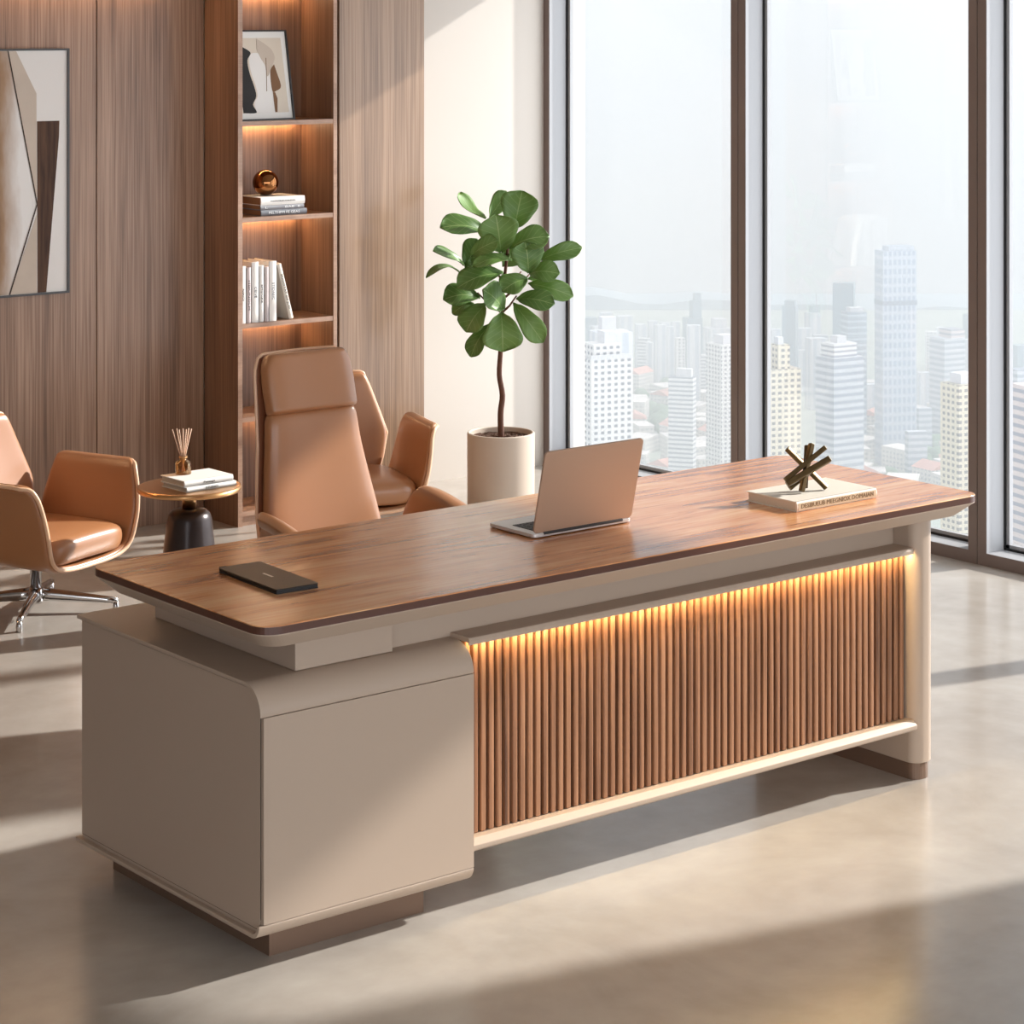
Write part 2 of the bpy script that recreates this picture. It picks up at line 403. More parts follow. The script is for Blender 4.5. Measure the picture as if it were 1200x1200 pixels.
MB().box(CX0-5.886+.003,CX1-5.886,SF-.002-8.38,SF+.022-8.38,.004,ZC-.006).build('door',M['doorwood'],tc_,bevel=.0015,seg=1)

# ------------------------------------------------------------------ desk
DX0,DX1,DY0,DY1=2.753,5.072,4.294,5.058
desk=thing('executive_desk','long walnut topped executive desk with greige pedestal and slatted front','desk',(3.9,4.7,0))
DO=Vector((3.9,4.7,0))
def dbuild(mb,name,mat,parent=desk,**k):
    mb.v=[tuple(Vector(v)-DO) for v in mb.v]; return mb.build(name,mat,parent,**k)
ol=rrect(DX0,DX1,DY0,DY1,.05,8)
dbuild(MB().prism(ol,'z',.7425,.760),'tabletop',[M['topwood']],bevel=.002,seg=2)
ol2=rrect(DX0-.0004,DX1+.0004,DY0-.0004,DY1+.0004,.0504,8)
dbuild(MB().prism(ol2,'z',.7412,.7575),'edge_band',M['topedge'])
ch=MB(); r0=rrect(DX0,DX1,DY0,DY1,.05,8); r1=rrect(DX0+.04,DX1-.04,DY0+.04,DY1-.04,.045,8)
ch.loft([[(x,y,.741) for x,y in r0],[(x,y,.739) for x,y in r0],[(x,y,.7025) for x,y in r1]])
dbuild(ch,'chamfered_underframe',M['greige'])
dbuild(MB().box(2.908,3.172,4.403,5.01,.6205,.7025),'riser_block',M['greige'],bevel=.002)
dbuild(MB().box(3.1722,4.866,4.432,4.446,.60,.7025),'apron',M['greige'])
rail=MB().prism([(4.36,.6215),(4.363,.6275),(4.368,.629),(4.4318,.629),(4.4318,.618),(4.3635,.618),(4.3635,.6125),(4.36,.6125)],'x',3.3575,4.868)
dbuild(rail,'upper_rail',M['greige'])
dbuild(MB().box(3.36,4.862,4.404,4.4122,.1655,.6165),'slat_panel',M['slatback'])
sp_=[o for o in desk.children if o.name.startswith('slat_panel')][0]
sl=MB(); n=64
for i in range(n):
    x=3.366+i*(4.8585-3.366-.0145)/(n-1); w_=.0145
    sl.box(x,x+w_,4.386,4.4042,.166,.6165)
dbuild(sl,'slats',M['slatwood'],sp_,bevel=.002,seg=1)
dbuild(MB().box(3.372,4.864,4.366,4.378,.6152,.6179),'led_strip',M['led'])
br=MB().prism([(4.352,.142),(4.352,.152),(4.366,.1655),(4.44,.1655),(4.44,.138),(4.356,.138)],'x',3.357,4.874)
dbuild(br,'lower_rail',M['greige'],bevel=.002)
dbuild(MB().box(3.36,4.862,4.4125,4.432,.1655,.60),'back_board',M['greige'])
# right leg panel
lg=rrect(4.868,4.947,4.352,4.985,.032,6)
leg=dbuild(MB().prism(lg,'z',.046,.7025),'leg_panel',M['greige'],bevel=.0015,seg=1)
dbuild(MB().prism(rrect(4.874,4.941,4.360,4.978,.026,6),'z',0,.0455),'plinth',M['greigedark'],leg)
# pedestal
PX0,PX1,PY0,PY1,PZ0,PZ1=2.783,3.356,4.34,5.145,.076,.62
def prof(y0,y1,z0,z1,rt,rb,n=10):
    p=[(y1,z0),(y1,z1)]
    for i in range(n+1):
        a=PI/2+PI/2*i/n; p.append((y0+rt+rt*math.cos(a),z1-rt+rt*math.sin(a)))
    for i in range(n+1):
        a=PI+PI/2*i/n; p.append((y0+rb+rb*math.cos(a),z0+rb+rb*math.sin(a)))
    return p
body=dbuild(MB().prism(prof(PY0+.006,PY1,PZ0+.006,PZ1-.006,.06,.026),'x',PX0+.004,PX1-.003),'pedestal',M['greige'])
dbuild(MB().box(PX0+.0022,PX0+.0045,PY0+.01,PY1-.002,PZ0+.018,PZ0+.0212),'side_groove',M['groove'],body); dbuild(MB().prism([(y,z-.0008) for y,z in prof(PY0+.0105,PY1-.002,PZ0+.03,PZ1-.0105,.056,.02)],'x',PX0+.0024,PX0+.0042),'side_groove',M['groove'],body); dbuild(MB().prism([(y,z) for y,z in prof(PY0+.0125,PY1-.002,PZ0+.0195,PZ1-.0130,.0535,.02)],'x',PX0+.0015,PX0+.0043),'side_panel',M['greige'],body)
cap=[]
n=12; R0=.066; T=.010
out=[(PY1+.012,PZ1)]+[(PY0+R0+R0*math.cos(PI/2+PI/2*i/n),PZ1-R0+R0*math.sin(PI/2+PI/2*i/n)) for i in range(n+1)]
inn=[(PY1+.012,PZ1-T)]+[(PY0+R0+(R0-T)*math.cos(PI/2+PI/2*i/n),PZ1-R0+(R0-T)*math.sin(PI/2+PI/2*i/n)) for i in range(n+1)]
dbuild(MB().prism(out+inn[::-1],'x',PX0-.005,PX1),'top_shell',M['greige'],body,bevel=.0015,seg=1,angle=50)
R1=.032
out=[(PY0+R1+R1*math.cos(PI+PI/2*i/n),PZ0+R1+R1*math.sin(PI+PI/2*i/n)) for i in range(n+1)]+[(PY1+.012,PZ0)]
inn=[(PY0+R1+(R1-T)*math.cos(PI+PI/2*i/n),PZ0+R1+(R1-T)*math.sin(PI+PI/2*i/n)) for i in range(n+1)]+[(PY1+.012,PZ0+T)]
dbuild(MB().prism(out+inn[::-1],'x',PX0-.009,PX1),'bottom_shell',M['greige'],body,bevel=.0015,seg=1,angle=50)
dbuild(MB().box(PX0+.0035,PX1-.0005,PY0+.0003,PY0+.012,PZ0+R1+.0012,PZ1-R0-.0012),'front_panel',M['greige'],body)
dbuild(MB().prism([(4.427,0),(5.119,0),(5.119,PZ0),(4.427,PZ0)],'x',2.856,3.276),'plinth',M['greigedark'],body)

# ------------------------------------------------------------------ chairs
def pad(cl,hw,th,nring=14,n=28,p=3.2,bow=0,end=.25):
    """padded panel: cl(t)->(y,z,nx) centre line in the yz plane, hw(t) half width, th thickness; bow bends the edges forward (-y)"""
    mb=MB(); rings=[]
    ts=[0,.012,.04]+[.04+.92*(i+1)/nring for i in range(nring-1)]+[.96,.988,1]
    for t in ts:
        e=min(t,1-t); k=1 if e>=.04 else (.0 if e==0 else (.45 if e<.02 else .88))
        if e>=.04: k=1
        elif e>=.039: k=.95
        w=hw(t)*(1 if e>.03 else (.96 if e>.005 else .9)); h=th*(.25 if e==0 else (.7 if e<.02 else 1))
        y,z,a=cl(t)   # a: lean angle
        ring=[]
        for i in range(n):
            an=2*PI*i/n; c,s_=math.cos(an),math.sin(an)
            x=w*math.copysign(abs(c)**(2/p),c); d=h/2*math.copysign(abs(s_)**(2/p),s_)
            d-=bow*(abs(x)/max(hw(t),1e-4))**2.2*(1 if e>.03 else .9)
            ring.append((x,y+d*math.cos(a),z+d*math.sin(a)))
        rings.append(ring)
    mb.loft(rings); return mb
def piping(cl,hw,th,off,r=.0045,bow=0,n=40,side=None):
    pts=[]
    for s_ in (-1,1):
        row=[]
        for i in range(n+1):
            t=i/n*.985+.0; y,z,a=cl(t); d=off-bow
            row.append((s_*(hw(t)+.002),y+d*math.cos(a),z+d*math.sin(a)))
        pts.append(row)
    y,z,a=cl(.998); w=hw(1.)
    top=[(w*lerp(-.93,.93,i/12),y+(off-bow*abs(lerp(-1,1,i/12))**2.2)*math.cos(a),z+(off)*math.sin(a)+.004) for i in range(13)]
    return pts[0]+top+pts[1][::-1]
def trough(prof,y0,y1,nr=20,rc=.07):
    """shell wing: prof = list of (x,z) along the sheet; y0(a),y1(a) rear and front edge positions"""
    mb=MB(); nu=len(prof)-1
    mb.grid(lambda u,v:(prof[round(u*nu)][0],lerp(y0(u),y1(u),v),prof[round(u*nu)][1]),nu,nr)
    return mb
def smoothpoly(pts,n=60):
    """Catmull-Rom through 2D points, n samples"""
    P=[pts[0]]+pts+[pts[-1]]; out=[]
    m=len(pts)-1
    for k in range(n+1):
        t=k/n*m; i=min(int(t),m-1); f=t-i
        p0,p1,p2,p3=P[i],P[i+1],P[i+2],P[i+3]
        out.append(tuple(.5*((2*p1[c])+(-p0[c]+p2[c])*f+(2*p0[c]-5*p1[c]+4*p2[c]-p3[c])*f*f+(-p0[c]+3*p1[c]-3*p2[c]+p3[c])*f**3) for c in range(len(p1))))
    return out
def star_base(root,cols,n,R,z,rot=0,foot='glide'):
    for k in range(n):
        a=rot+2*PI*k/n; c,s_=math.cos(a),math.sin(a)
        rings=[]
        for t in (0,.15,.5,.85,1):
            r=lerp(.012,R,t); w=lerp(.019,.010,t); h=lerp(.024,.010,t); zz=lerp(z,z*.62,t)
            ring=[]
            for i in range(10):
                an=2*PI*i/10; d=w*math.cos(an); e=h*math.sin(an)
                ring.append((r*c-d*s_,r*s_+d*c,zz+e))
            rings.append(ring)
        lo=MB().loft(rings).build('leg',M['chrome'],root,smooth=True)
        if foot=='glide':
            MB().lathe([(.0105,0),(.012,.002),(.011,.02),(.009,z*.62)],16,c=(R*c*.975,R*s_*.975)).build('foot',M['chrome'],lo,smooth=True)
        else:
            w=MB(); 
            for sg in (-1,1):
                Mx=Matrix.Translation((R*c*.98-sg*.012*s_,R*s_*.98+sg*.012*c,.026))@Matrix.Rotation(a,4,'Z')@Matrix.Rotation(PI/2,4,'X')
                w.lathe([(.01,-.008),(.024,-.008),(.026,0),(.024,.008),(.01,.008)],18,M=Mx)
            w.build('caster',M['gasket'],lo,smooth=True)
def guest_chair(name,label,loc,rz,baserot):
    root=thing(name,label,'chair',loc,rz)
    # seat shell: one bent leather sheet, arm - seat - arm
    hp_=[(.08,.191),(.165,.203),(.212,.238),(.236,.31),(.252,.39),(.263,.452),(.278,.485),(.300,.492)]
    pr=smoothpoly([(-x,z) for x,z in hp_[::-1]]+[(0,.19)]+hp_,72)
    def yf(u):
        a=abs(u-.5)*2   # 1 at arm tips
        y=-.252+.012*math.cos(PI*(u-.5)*2)
        if a>.48: y+=.060*smooth((a-.48)/.52)
        if a>.86: y+=.022*smooth((a-.86)/.14)
        return y
    def yr(u):
        a=abs(u-.5)*2
        y=lerp(.20,.16,a)
        if a>.45: y=lerp(.176,.135,smooth(min(1,(a-.45)/.4)))
        if a>.88: y-=.022*smooth((a-.88)/.12)
        return y
    mb=trough(pr,yr,yf,22)
    sh=mb.build('seat_shell',M['leather'],root,smooth=True,solid=.026,soff=0,sub=1)
    nu=len(pr)-1
    L0=[(pr[0][0],lerp(yr(0),yf(0),j/12),pr[0][1]+.003) for j in range(12)]; L1=[(pr[-1][0],lerp(yf(1),yr(1),j/12),pr[-1][1]+.003) for j in range(1,13)]
    MB().tube(L0+[(p[0],yf(i/nu)-.003,p[1]) for i,p in enumerate(pr)]+L1,.0072,8).build('piping',M['piping'],sh,smooth=True)
    # seat cushion
    c=MB(); rings=[]
    for z,k in ((.203,.80),(.212,.93),(.235,.985),(.262,1),(.284,.975),(.298,.88),(.304,.6),(.305,.2)):
        rings.append(rring(0,-.038,.222*k,.212*(k*.5+.5 if z<.25 else k),z+0,48,5.5,lambda x,y,zz:(x,y,zz+.010*(1-(x/.22)**2)-.045*max(0,(-y-.10))**1.0*(.6))))
    c.loft(rings).build('seat_cushion',M['leather'],root,smooth=True,sub=1)
    # backrest
    cl=lambda t:(lerp(.165,.285,t)+.02*math.sin(PI*t)*.5,lerp(.235,.648,t),-.27+.1*t)
    hw=lambda t:interp([(0,.155),(.2,.195),(.42,.222),(.6,.20),(.85,.165),(1,.14)],t)
    b=pad(cl,hw,.052,bow=.022).build('backrest',M['leather'],root,smooth=True,sub=1)
    MB().tube(piping(cl,hw,.05,.012,bow=.02),.0055,8).build('piping',M['piping'],b,smooth=True)
    cl2=lambda t:(cl(t)[0]+.030,cl(t)[1]-.004,cl(t)[2])
    pad(cl2,lambda t:hw(t)*.985,.024,bow=.022).build('back_shell',M['leatherdark'],b,smooth=True,sub=1)
    MB().tube([(0,.10,.182),(0,.17,.188),(0,.205,.23),(0,.225,.30)],[.02,.022,.02,.012],12,flat=.6).build('back_bracket',M['leatherdark'],root,smooth=True)
    MB().lathe([(.05,.168),(.05,.186),(.03,.188)],24).build('seat_plate',M['gasket'],root,smooth=False)
    MB().lathe([(.020,.07),(.020,.155),(.0245,.156),(.0245,.169)],24).build('column',M['chrome'],root,smooth=True)
    MB().lathe([(.022,.03),(.029,.04),(.029,.072),(.021,.085)],24).build('hub',M['chrome'],root,smooth=True)
    star_base(root,None,4,.285,.062,baserot-rz)
    return root
FA=math.atan2(FW.y,FW.x)
guest_chair('lounge_chair','tan leather lounge chair on chrome star base left of the round side table',(3.89,7.516,0),math.radians(22.5),FA)
guest_chair('lounge_chair','tan leather lounge chair half hidden behind the high-backed desk chair',(5.28,7.622,0),math.radians(-18),FA+.3)

def exec_chair():
    root=thing('office_chair','high-backed tan leather office chair with headrest drawn up behind the desk','chair',(4.035,5.74,0),math.radians(2))
    clb=lambda t:(lerp(.16,.285,t)+.03*math.sin(PI*t)*.6,lerp(.36,.882,t),-.22)
    hwb=lambda t:interp([(0,.205),(.15,.216),(.45,.202),(.8,.170),(1,.160)],t)
    b=pad(clb,hwb,.072,bow=.012,p=3.6).build('backrest',M['leather'],root,smooth=True,sub=1)
    clh=lambda t:(lerp(.272,.318,t),lerp(.872,1.05,t),-.22)
    hwh=lambda t:interp([(0,.160),(.5,.161),(.8,.157),(1,.138)],t)
    pad(clh,hwh,.076,bow=.012,p=3.8).build('headrest',M['leather'],root,smooth=True,sub=1)
    cls=lambda t:(lerp(.205,.362,t)+.03*math.sin(PI*t)*.6,lerp(.34,1.044,t),-.22)
    hws=lambda t:interp([(0,.20),(.12,.220),(.35,.210),(.62,.177),(.78,.168),(.93,.163),(1,.143)],t)
    s_=pad(cls,hws,.030,bow=.020,p=3.6).build('back_shell',M['leatherdark'],root,smooth=True,sub=1)
    MB().tube(piping(cls,hws,.03,-.008,bow=.02),.005,8).build('piping',M['piping'],s_,smooth=True)
    # seat shell with arms
    pr=smoothpoly([(-.330,.655),(-.300,.662),(-.272,.640),(-.262,.56),(-.255,.45),(-.235,.36),(-.17,.325),(-.08,.315),(0,.313),(.08,.315),(.17,.325),(.235,.36),(.255,.45),(.262,.56),(.272,.640),(.300,.662),(.330,.655)],72)
    def yf(u):
        a=abs(u-.5)*2; y=-.30
        if a>.8: y+=.06*smooth((a-.8)/.2)
        return y
    def yr(u):
        a=abs(u-.5)*2; y=.19
        if a>.45: y=lerp(.19,.115,smooth(min(1,(a-.45)/.4)))
        if a>.85: y-=.04*smooth((a-.85)/.15)
        return y
    sh=trough(pr,yr,yf,22)
    # arms slope down towards the front
    sh.v=[(x,y,z-.04*max(0,min(1,(z-.40)/.2))-(.075*smooth(min(1,max(0,(.12-y)/.42)))*max(0,(z-.40)/.26))) for x,y,z in sh.v]
    so=sh.build('seat_shell',M['leather'],root,smooth=True,solid=.03,sub=1)
    nu=len(pr)-1
    c=MB(); rings=[]
    for z,k in ((.335,.82),(.345,.94),(.37,1),(.40,1),(.425,.96),(.437,.8),(.44,.3)):
        rings.append(rring(0,-.06,.232*k,.235*k,z,36,4.5))
    c.loft(rings).build('seat_cushion',M['leather'],root,smooth=True,sub=1)
    MB().box(-.08,.08,-.06,.14,.285,.315).build('tilt_mechanism',M['gasket'],root,bevel=.006)
    MB().tube([(0,.10,.295),(0,.20,.30),(0,.235,.36),(0,.245,.44)],[.03,.03,.028,.016],12,flat=.6).build('back_bracket',M['leatherdark'],root,smooth=True)
    MB().lathe([(.026,.07),(.026,.20),(.018,.201),(.018,.287)],24).build('column',M['chrome'],root,smooth=True)
    MB().lathe([(.03,.06),(.034,.07),(.034,.1),(.026,.11)],24).build('hub',M['chrome'],root,smooth=True)
    star_base(root,None,5,.27,.085,.4,'caster')
    return root
exec_chair()

# ------------------------------------------------------------------ side table, books, diffuser
ST=Vector((4.202,7.01,0)); ZT=.475
st=thing('side_table','small round side table with black glass top and brass rim','table',ST)
MB().lathe([(.05,ZT-.012),(.1655,ZT-.012),(.1655,ZT-.001),(.160,ZT)],64).build('table_top',M['blackglass'],st,bevel=.001,seg=1)
MB().lathe([(.1657,ZT-.016),(.173,ZT-.016),(.1755,ZT-.009),(.174,ZT),(.1657,ZT+.001)],64).build('rim',M['gold'],st,smooth=True)
MB().lathe([(.024,ZT-.075),(.024,ZT-.04),(.030,ZT-.030),(.045,ZT-.0125),(.02,ZT-.0122)],36).build('neck',M['gold'],st,smooth=True)
MB().lathe([(.118,0),(.119,.004),(.108,.09),(.092,.22),(.079,.335),(.076,.365),(.07,.382),(.058,.393),(.04,.399),(.02,.4)],48).build('base',M['darkbase'],st,smooth=True)

def book(name,label,w,d,t,cover,page,loc,rot,group=None,title=None,tsize=.012,ink=None,tw=None,round_=True,cat='book',flip=False,extra=None):
    """lying: spine along x facing -y, thickness z"""
    root=thing(name,label,cat,loc,0,group,rot)
    c=MB(); ct=min(.0024,t*.12)
    c.box(-w/2,w/2,-d/2+.003,d/2,0,ct); c.box(-w/2,w/2,-d/2+.003,d/2,t-ct,t)
    n=8; out=[(-d/2+.003-.004*math.sin(PI*i/n),t*i/n) for i in range(n+1)]; inn=[(-d/2+.006,t),(-d/2+.006,0)]
    c.prism(out+inn,'x',-w/2,w/2)
    c.build('cover',cover,root)
    MB().box(-w/2+.004,w/2-.004,-d/2+.0061,d/2-.005,ct,t-ct).build('pages',page,root)
    if title:
        text(title,tsize,ink or M['ink'],root,(0,-d/2-.0013,t*.5),(PI/2,0,0) if not flip else (PI/2,PI,0),width=tw)
    return root
bz=ZT+.0002
b1=book('book','lower white book of the pair on the round side table',.20,.15,.017,M['paper'],M['page'],(4.225,6.985,bz),(0,0,.06),None,'STUDIO',.011,tw=.05)
b2=book('book','upper white book on the side table, under the reed diffuser',.195,.148,.0215,M['paper'],M['page'],(4.218,6.987,bz+.0172),(0,0,.04),None,'Passage',.009,tw=.045)
dz=bz+.0172+.0217
df=thing('reed_diffuser','amber glass reed diffuser bottle standing on the side table books','diffuser',(4.19,7.03,dz))
bo=MB().lathe([(.001,.0),(.026,0),(.0275,.002),(.0275,.036),(.026,.041),(.014,.047),(.011,.05),(.011,.058),(.010,.058),(.0095,.048),(.024,.039),(.0255,.034),(.0255,.004),(.001,.004)],36)
bo.build('bottle',M['amber'],df,smooth=True)
MB().lathe([(.001,.0045),(.025,.0045),(.025,.022),(.001,.0222)],32).build('liquid',M['amber'],df,smooth=False)
MB().lathe([(.0112,.0545),(.0145,.0545),(.0145,.0605),(.0035,.0605)],28).build('collar',M['gold'],df,smooth=False)
for i,(dx,dy) in enumerate(((-.037,.0),(-.024,.014),(-.012,-.012),(-.002,.01),(.011,-.008),(.026,.012),(.016,.02))):
    q=RT*dx+FW*dy
    MB().tube([tuple(q*-.18+Vector((0,0,.008))),tuple(q*.25+Vector((0,0,.061))),tuple(q+Vector((0,0,.152-.05*abs(dx))))],.0019,6).build('reed',M['reed'],df,smooth=True)

# ------------------------------------------------------------------ desk things
lp=thing('laptop','open champagne laptop with its lid towards the camera on the desk','laptop',(3.917,4.705,.7602))
W2,Dp=.1625,.092
base=MB().prism(rrect(-W2,W2,-Dp,Dp,.012,5),'z',.0022,.0115).build('base',M['laptopbase'],lp,bevel=.0015,seg=2)
kb=MB()
for r in range(5):
    for c in range(13):
        x=-.135+c*.0208; y=.066-.0+(-r)*.0168-.0
        kb.box(x,x+.0178,-y-.0,-y+.0138,.0116,.0128)
kb.v=[(x,y+.012,z) for x,y,z in kb.v]
kb.build('keyboard',M['key'],base)
MB().box(-.05,.05,.042,.084,.0116,.0119).build('trackpad',M['laptopbase'],base)
for sx in (-1,1):
    for sy in (-1,1): MB().lathe([(.006,0),(.006,.0024)],12,c=(sx*.14,sy*.075)).build('rubber_foot',M['gasket'],base)
lid=MB().prism(rrect(-W2,W2,0,.216,.012,5),'z',-.006,0).build('lid',M['laptop'],lp,bevel=.0015,seg=2,loc=(0,-Dp+.001,.0125),rot=(math.radians(90+13),0,0))
MB().box(-W2+.006,W2-.006,.008,.21,-.0066,-.0061).build('screen',M['screen'],lid)
MB().tube([(-.13,-Dp+.002,.0105),(.13,-Dp+.002,.0105)],.0042,10).build('hinge',M['key'],lp)

nb=thing('notebook','slim black notebook lying at the left end of the desk top','notebook',(3.004,4.662,.7602))
def quad(A,z0,z1): return MB().prism(A,'z',z0,z1)
nq=[(-.052,-.137),(.052,-.137),(.076,.151),(-.054,.120)]
nq=[(-.060,-.136),(.052,-.136),(.070,.140),(-.050,.140)]
nb.rotation_euler=(0,0,0)
nq=[(-.056,-.135),(.056,-.135),(.056,.135),(-.056,.135)]
nb.rotation_euler=(0,0,-.05)
MB().prism(rrect(-.056,.056,-.135,.135,.006,4),'z',0,.0022).build('back_cover',M['blackedge'],nb)
MB().box(-.053,.0535,-.132,.1325,.0022,.0088).build('pages',M['blackedge'],nb)
MB().prism(rrect(-.056,.056,-.135,.135,.006,4),'z',.0088,.011).build('front_cover',M['black'],nb,bevel=.0008,seg=1)
MB().box(-.003,.003,-.022,.022,.0111,.0114).build('emblem',M['silver'],nb)
MB().tube([(-.05,.1365,.006),(-.034,.1365,.006)],.0055,10).build('pen_loop',M['blackedge'],nb)

db=book('book','large cream hardback lying at the right end of the desk under the bronze sculpture',.305,.19,.027,M['cream'],M['page'],(4.652,4.530,.7602),(0,0,.0),None,'DESIBUEUB MEEGNIOX DOMAIAN',.0165,ink=M['inktan'],tw=.275)
MB().box(-.148,.148,-.0963,-.0958,.004,.0225).build('title_band',M['tanlabel'],db)
for c_ in db.children:
    if c_.name.startswith('title') and 'band' not in c_.name: c_.location.y=-.0967
sc=thing('sculpture','bronze sculpture of crossed bars standing on the cream book','sculpture',(4.628,4.522,.7602+.0273))
def P3(zx,zy,dep): # sketch coordinates of the bars -> right, up, away
    k=.000342; q=RT*((zx-580)*k)+FW*dep; return (q.x,q.y,max(.0055,(447-zy)*k))
bars=[((425,125),(735,432),.025,.012,.0135),((730,122),(392,345),.03,-.03,.0135),((752,192),(402,372),-.005,-.04,.017),((622,92),(520,440),.03,-.035,.0135),
      ((592,112),(560,425),.045,.0,.012),((715,232),(435,425),.035,-.005,.0135)]
for a,b_,d0,d1,w in bars:
    A=Vector(P3(*a,d0)); B=Vector(P3(*b_,d1)); t=(B-A)
    Q=t.to_track_quat('Z','Y').to_matrix().to_4x4(); L_=t.length
    MB().box(-w/2,w/2,-w/2,w/2,0,L_,M=Matrix.Translation(A)@Q@Matrix.Rotation(.5,4,'Z')).build('bar',M['bronze'],sc,bevel=.0022,seg=2)

# ------------------------------------------------------------------ bookcase contents
up=PI/2
spec=[(5.1945,.027,.232,'paper','ALEASCO','ink',.05,'white upright book at the left end of the bookcase row, slim dark lettering'),
      (5.2235,.023,.226,'pinkgrey','HOUNOLM','ink',.12,'pinkish grey upright book with bold vertical lettering'),
      (5.2495,.034,.246,'paper','CEIVE','midgrey',.045,'wide tall white upright book with tiny faint lettering'),
      (5.2860,.022,.230,'paper','EMIJNZZ','ink',.075,'narrow white upright book with black spaced lettering'),
      (5.3105,.021,.224,'pinkgrey',None,'ink',0,'plain mauve grey upright book without lettering'),
      (5.3335,.036,.244,'paper','STIDAEIC','midgrey',.07,'wide white upright book at the right end of the row, beside the leaning one')]
for x,t,h,cv,ti,ik,tw,lab in spec:
    book('book',lab,h,.165,t-.001,M[cv],M['page'],(x,8.262+.085,.8202+h/2),(0,up,0),'books standing on the bookcase shelf',ti,t*.55,M[ik],tw,flip=False)
a=math.radians(15); h=.236; t=.021
bx=thing  # leaning book
xb=5.452
lean=book('book','white book leaning against the upright row in the bookcase',h,.165,t,M['cream'],M['page'],(0,0,0),(0,up-a,0),'books standing on the bookcase shelf','SNOOTAT OF JUD',t*.6,M['ink'],.15)
# lower right edge of the leaning book sits on the shelf
Rm=Euler((0,up-a,0)).to_matrix()
low=min((Rm@Vector((sx*h/2,0,zz)) for sx in (-1,1) for zz in (0,t)),key=lambda v:v.z)
lean.location=(xb-t*1.0-low.x,8.262+.085,.8203-low.z)
zz=1.2502
for (w,d,t,cv,ti,ik,tw,dx,lab) in ((.224,.17,.0245,'midgrey','PELTHPM FE GEAS','white',.15,.006,'dark grey book at the bottom of the bookcase stack'),
                              (.212,.17,.0185,'greycover','L           BAE  E','white',.17,-.002,'silver grey middle book of the bookcase stack'),
                              (.214,.172,.033,'paper','FOSOFNTERAACTANICESTRC','ink',.12,.0,'white book on top of the bookcase stack under the copper ball')):
    book('book',lab,w,d,t,M[cv],M['pagetan'],(5.402+dx,8.355,zz),(0,0,0),'books stacked flat in the bookcase',ti,t*.6 if cv!='paper' else .008,M[ik],tw)
    zz+=t+.0002
sp=MB()
n=24
sp.lathe([(max(.0006,.054*math.sin(PI*i/n)),-.054*math.cos(PI*i/n)) for i in range(n+1)],40)
so=sp.build('glass_ball',M['spheremetal'],None,smooth=True,loc=(5.375,8.36,zz+.054))
tag(so,'shiny copper ball resting on the stack of books in the bookcase','ornament')

# framed art in the top niche
fr=thing('framed_artwork','black framed abstract print leaning in the top niche of the bookcase','picture',(5.358,8.315,1.6405),0,None,(math.radians(-9),0,math.radians(6)))
FWd,FH=.145,.375
f=MB(); f.box(-FWd,FWd,0,.018,0,.006); f.box(-FWd,FWd,0,.018,FH-.006,FH); f.box(-FWd,-FWd+.006,0,.018,.006,FH-.006); f.box(FWd-.006,FWd,0,.018,.006,FH-.006)
f.build('frame',M['frameblack'],fr)
MB().box(-FWd+.006,FWd-.006,.008,.016,.006,FH-.006).build('mat_board',M['mat'],fr)
pa=MB(); y=.0079
def flat(mb,pts,yy,mi,th=.0006): mb.prism(pts,'y',yy-th,yy,mi)
def K(zx,zy):
    v=(585-zy)/485; return ((zx+35*v-120)/295*.29-.145, .375*v)
flat(pa,[K(136,545),K(388,545),K(352,142),K(100,142)],.0079,0)
def sm(pts,n=48): return smoothpoly([K(*p) for p in pts+[pts[0]]],n)[:-1]
flat(pa,sm([(145,543),(214,543),(196,500),(214,455),(204,400),(182,330),(172,262),(190,222),(150,192),(100,168),(112,260),(128,400)]),.0073,1)
flat(pa,sm([(216,543),(318,543),(312,470),(300,430),(296,340),(272,270),(250,232),(196,224),(180,262),(190,330),(212,400),(220,455),(203,492)]),.0067,2)
flat(pa,sm([(224,148),(262,172),(300,205),(317,250),(300,300),(276,350),(264,290),(242,250),(222,200)]),.0061,3)
flat(pa,sm([(312,286),(326,330),(346,405),(318,430),(302,432),(294,390),(292,320)]),.0055,4)
flat(pa,[K(303,436),K(314,436),K(326,470),K(324,543),K(312,543),K(306,480)],.0055,4)
flat(pa,[K(268,250),K(271,250),K(272,330),K(271,430),K(268,430),K(269,330)],.0055,4)
pa.build('print',[M['artsand'],M['artblack'],M['artwhite'],M['artbeige'],M['artbrown']],fr)
for c_ in fr.children:
    if c_.name.startswith('print'):
        c_.data.materials[0]=M['printpaper']

# big picture on the wall: front plane y=8.48
ap=thing('wall_artwork','large abstract picture in a thin dark frame on the wood wall','picture',(4.234,8.507,.974))
HW=.302; PH=.966
f=MB(); f.box(-HW,HW,-.028,0,0,.008); f.box(-HW,HW,-.028,0,PH-.008,PH); f.box(-HW,-HW+.008,-.028,0,.008,PH-.008); f.box(HW-.008,HW,-.028,0,.008,PH-.008)
f.build('frame',M['framegrey'],ap)
pa=MB()
def Q(zx,zy): # picture sketch units -> metres
    return (HW-.008-(300-zx)/300*.296, PH-.008-(zy-65)/(1138-65)*(PH-.016))
flat(pa,[(-HW+.008,.008),(HW-.008,.008),(HW-.008,PH-.008),(-HW+.008,PH-.008)],-.016,0,.004)
flat(pa,[Q(-260,66),Q(38,66),Q(166,745),Q(45,1137),Q(-260,1137)],-.0202,2,.0012)

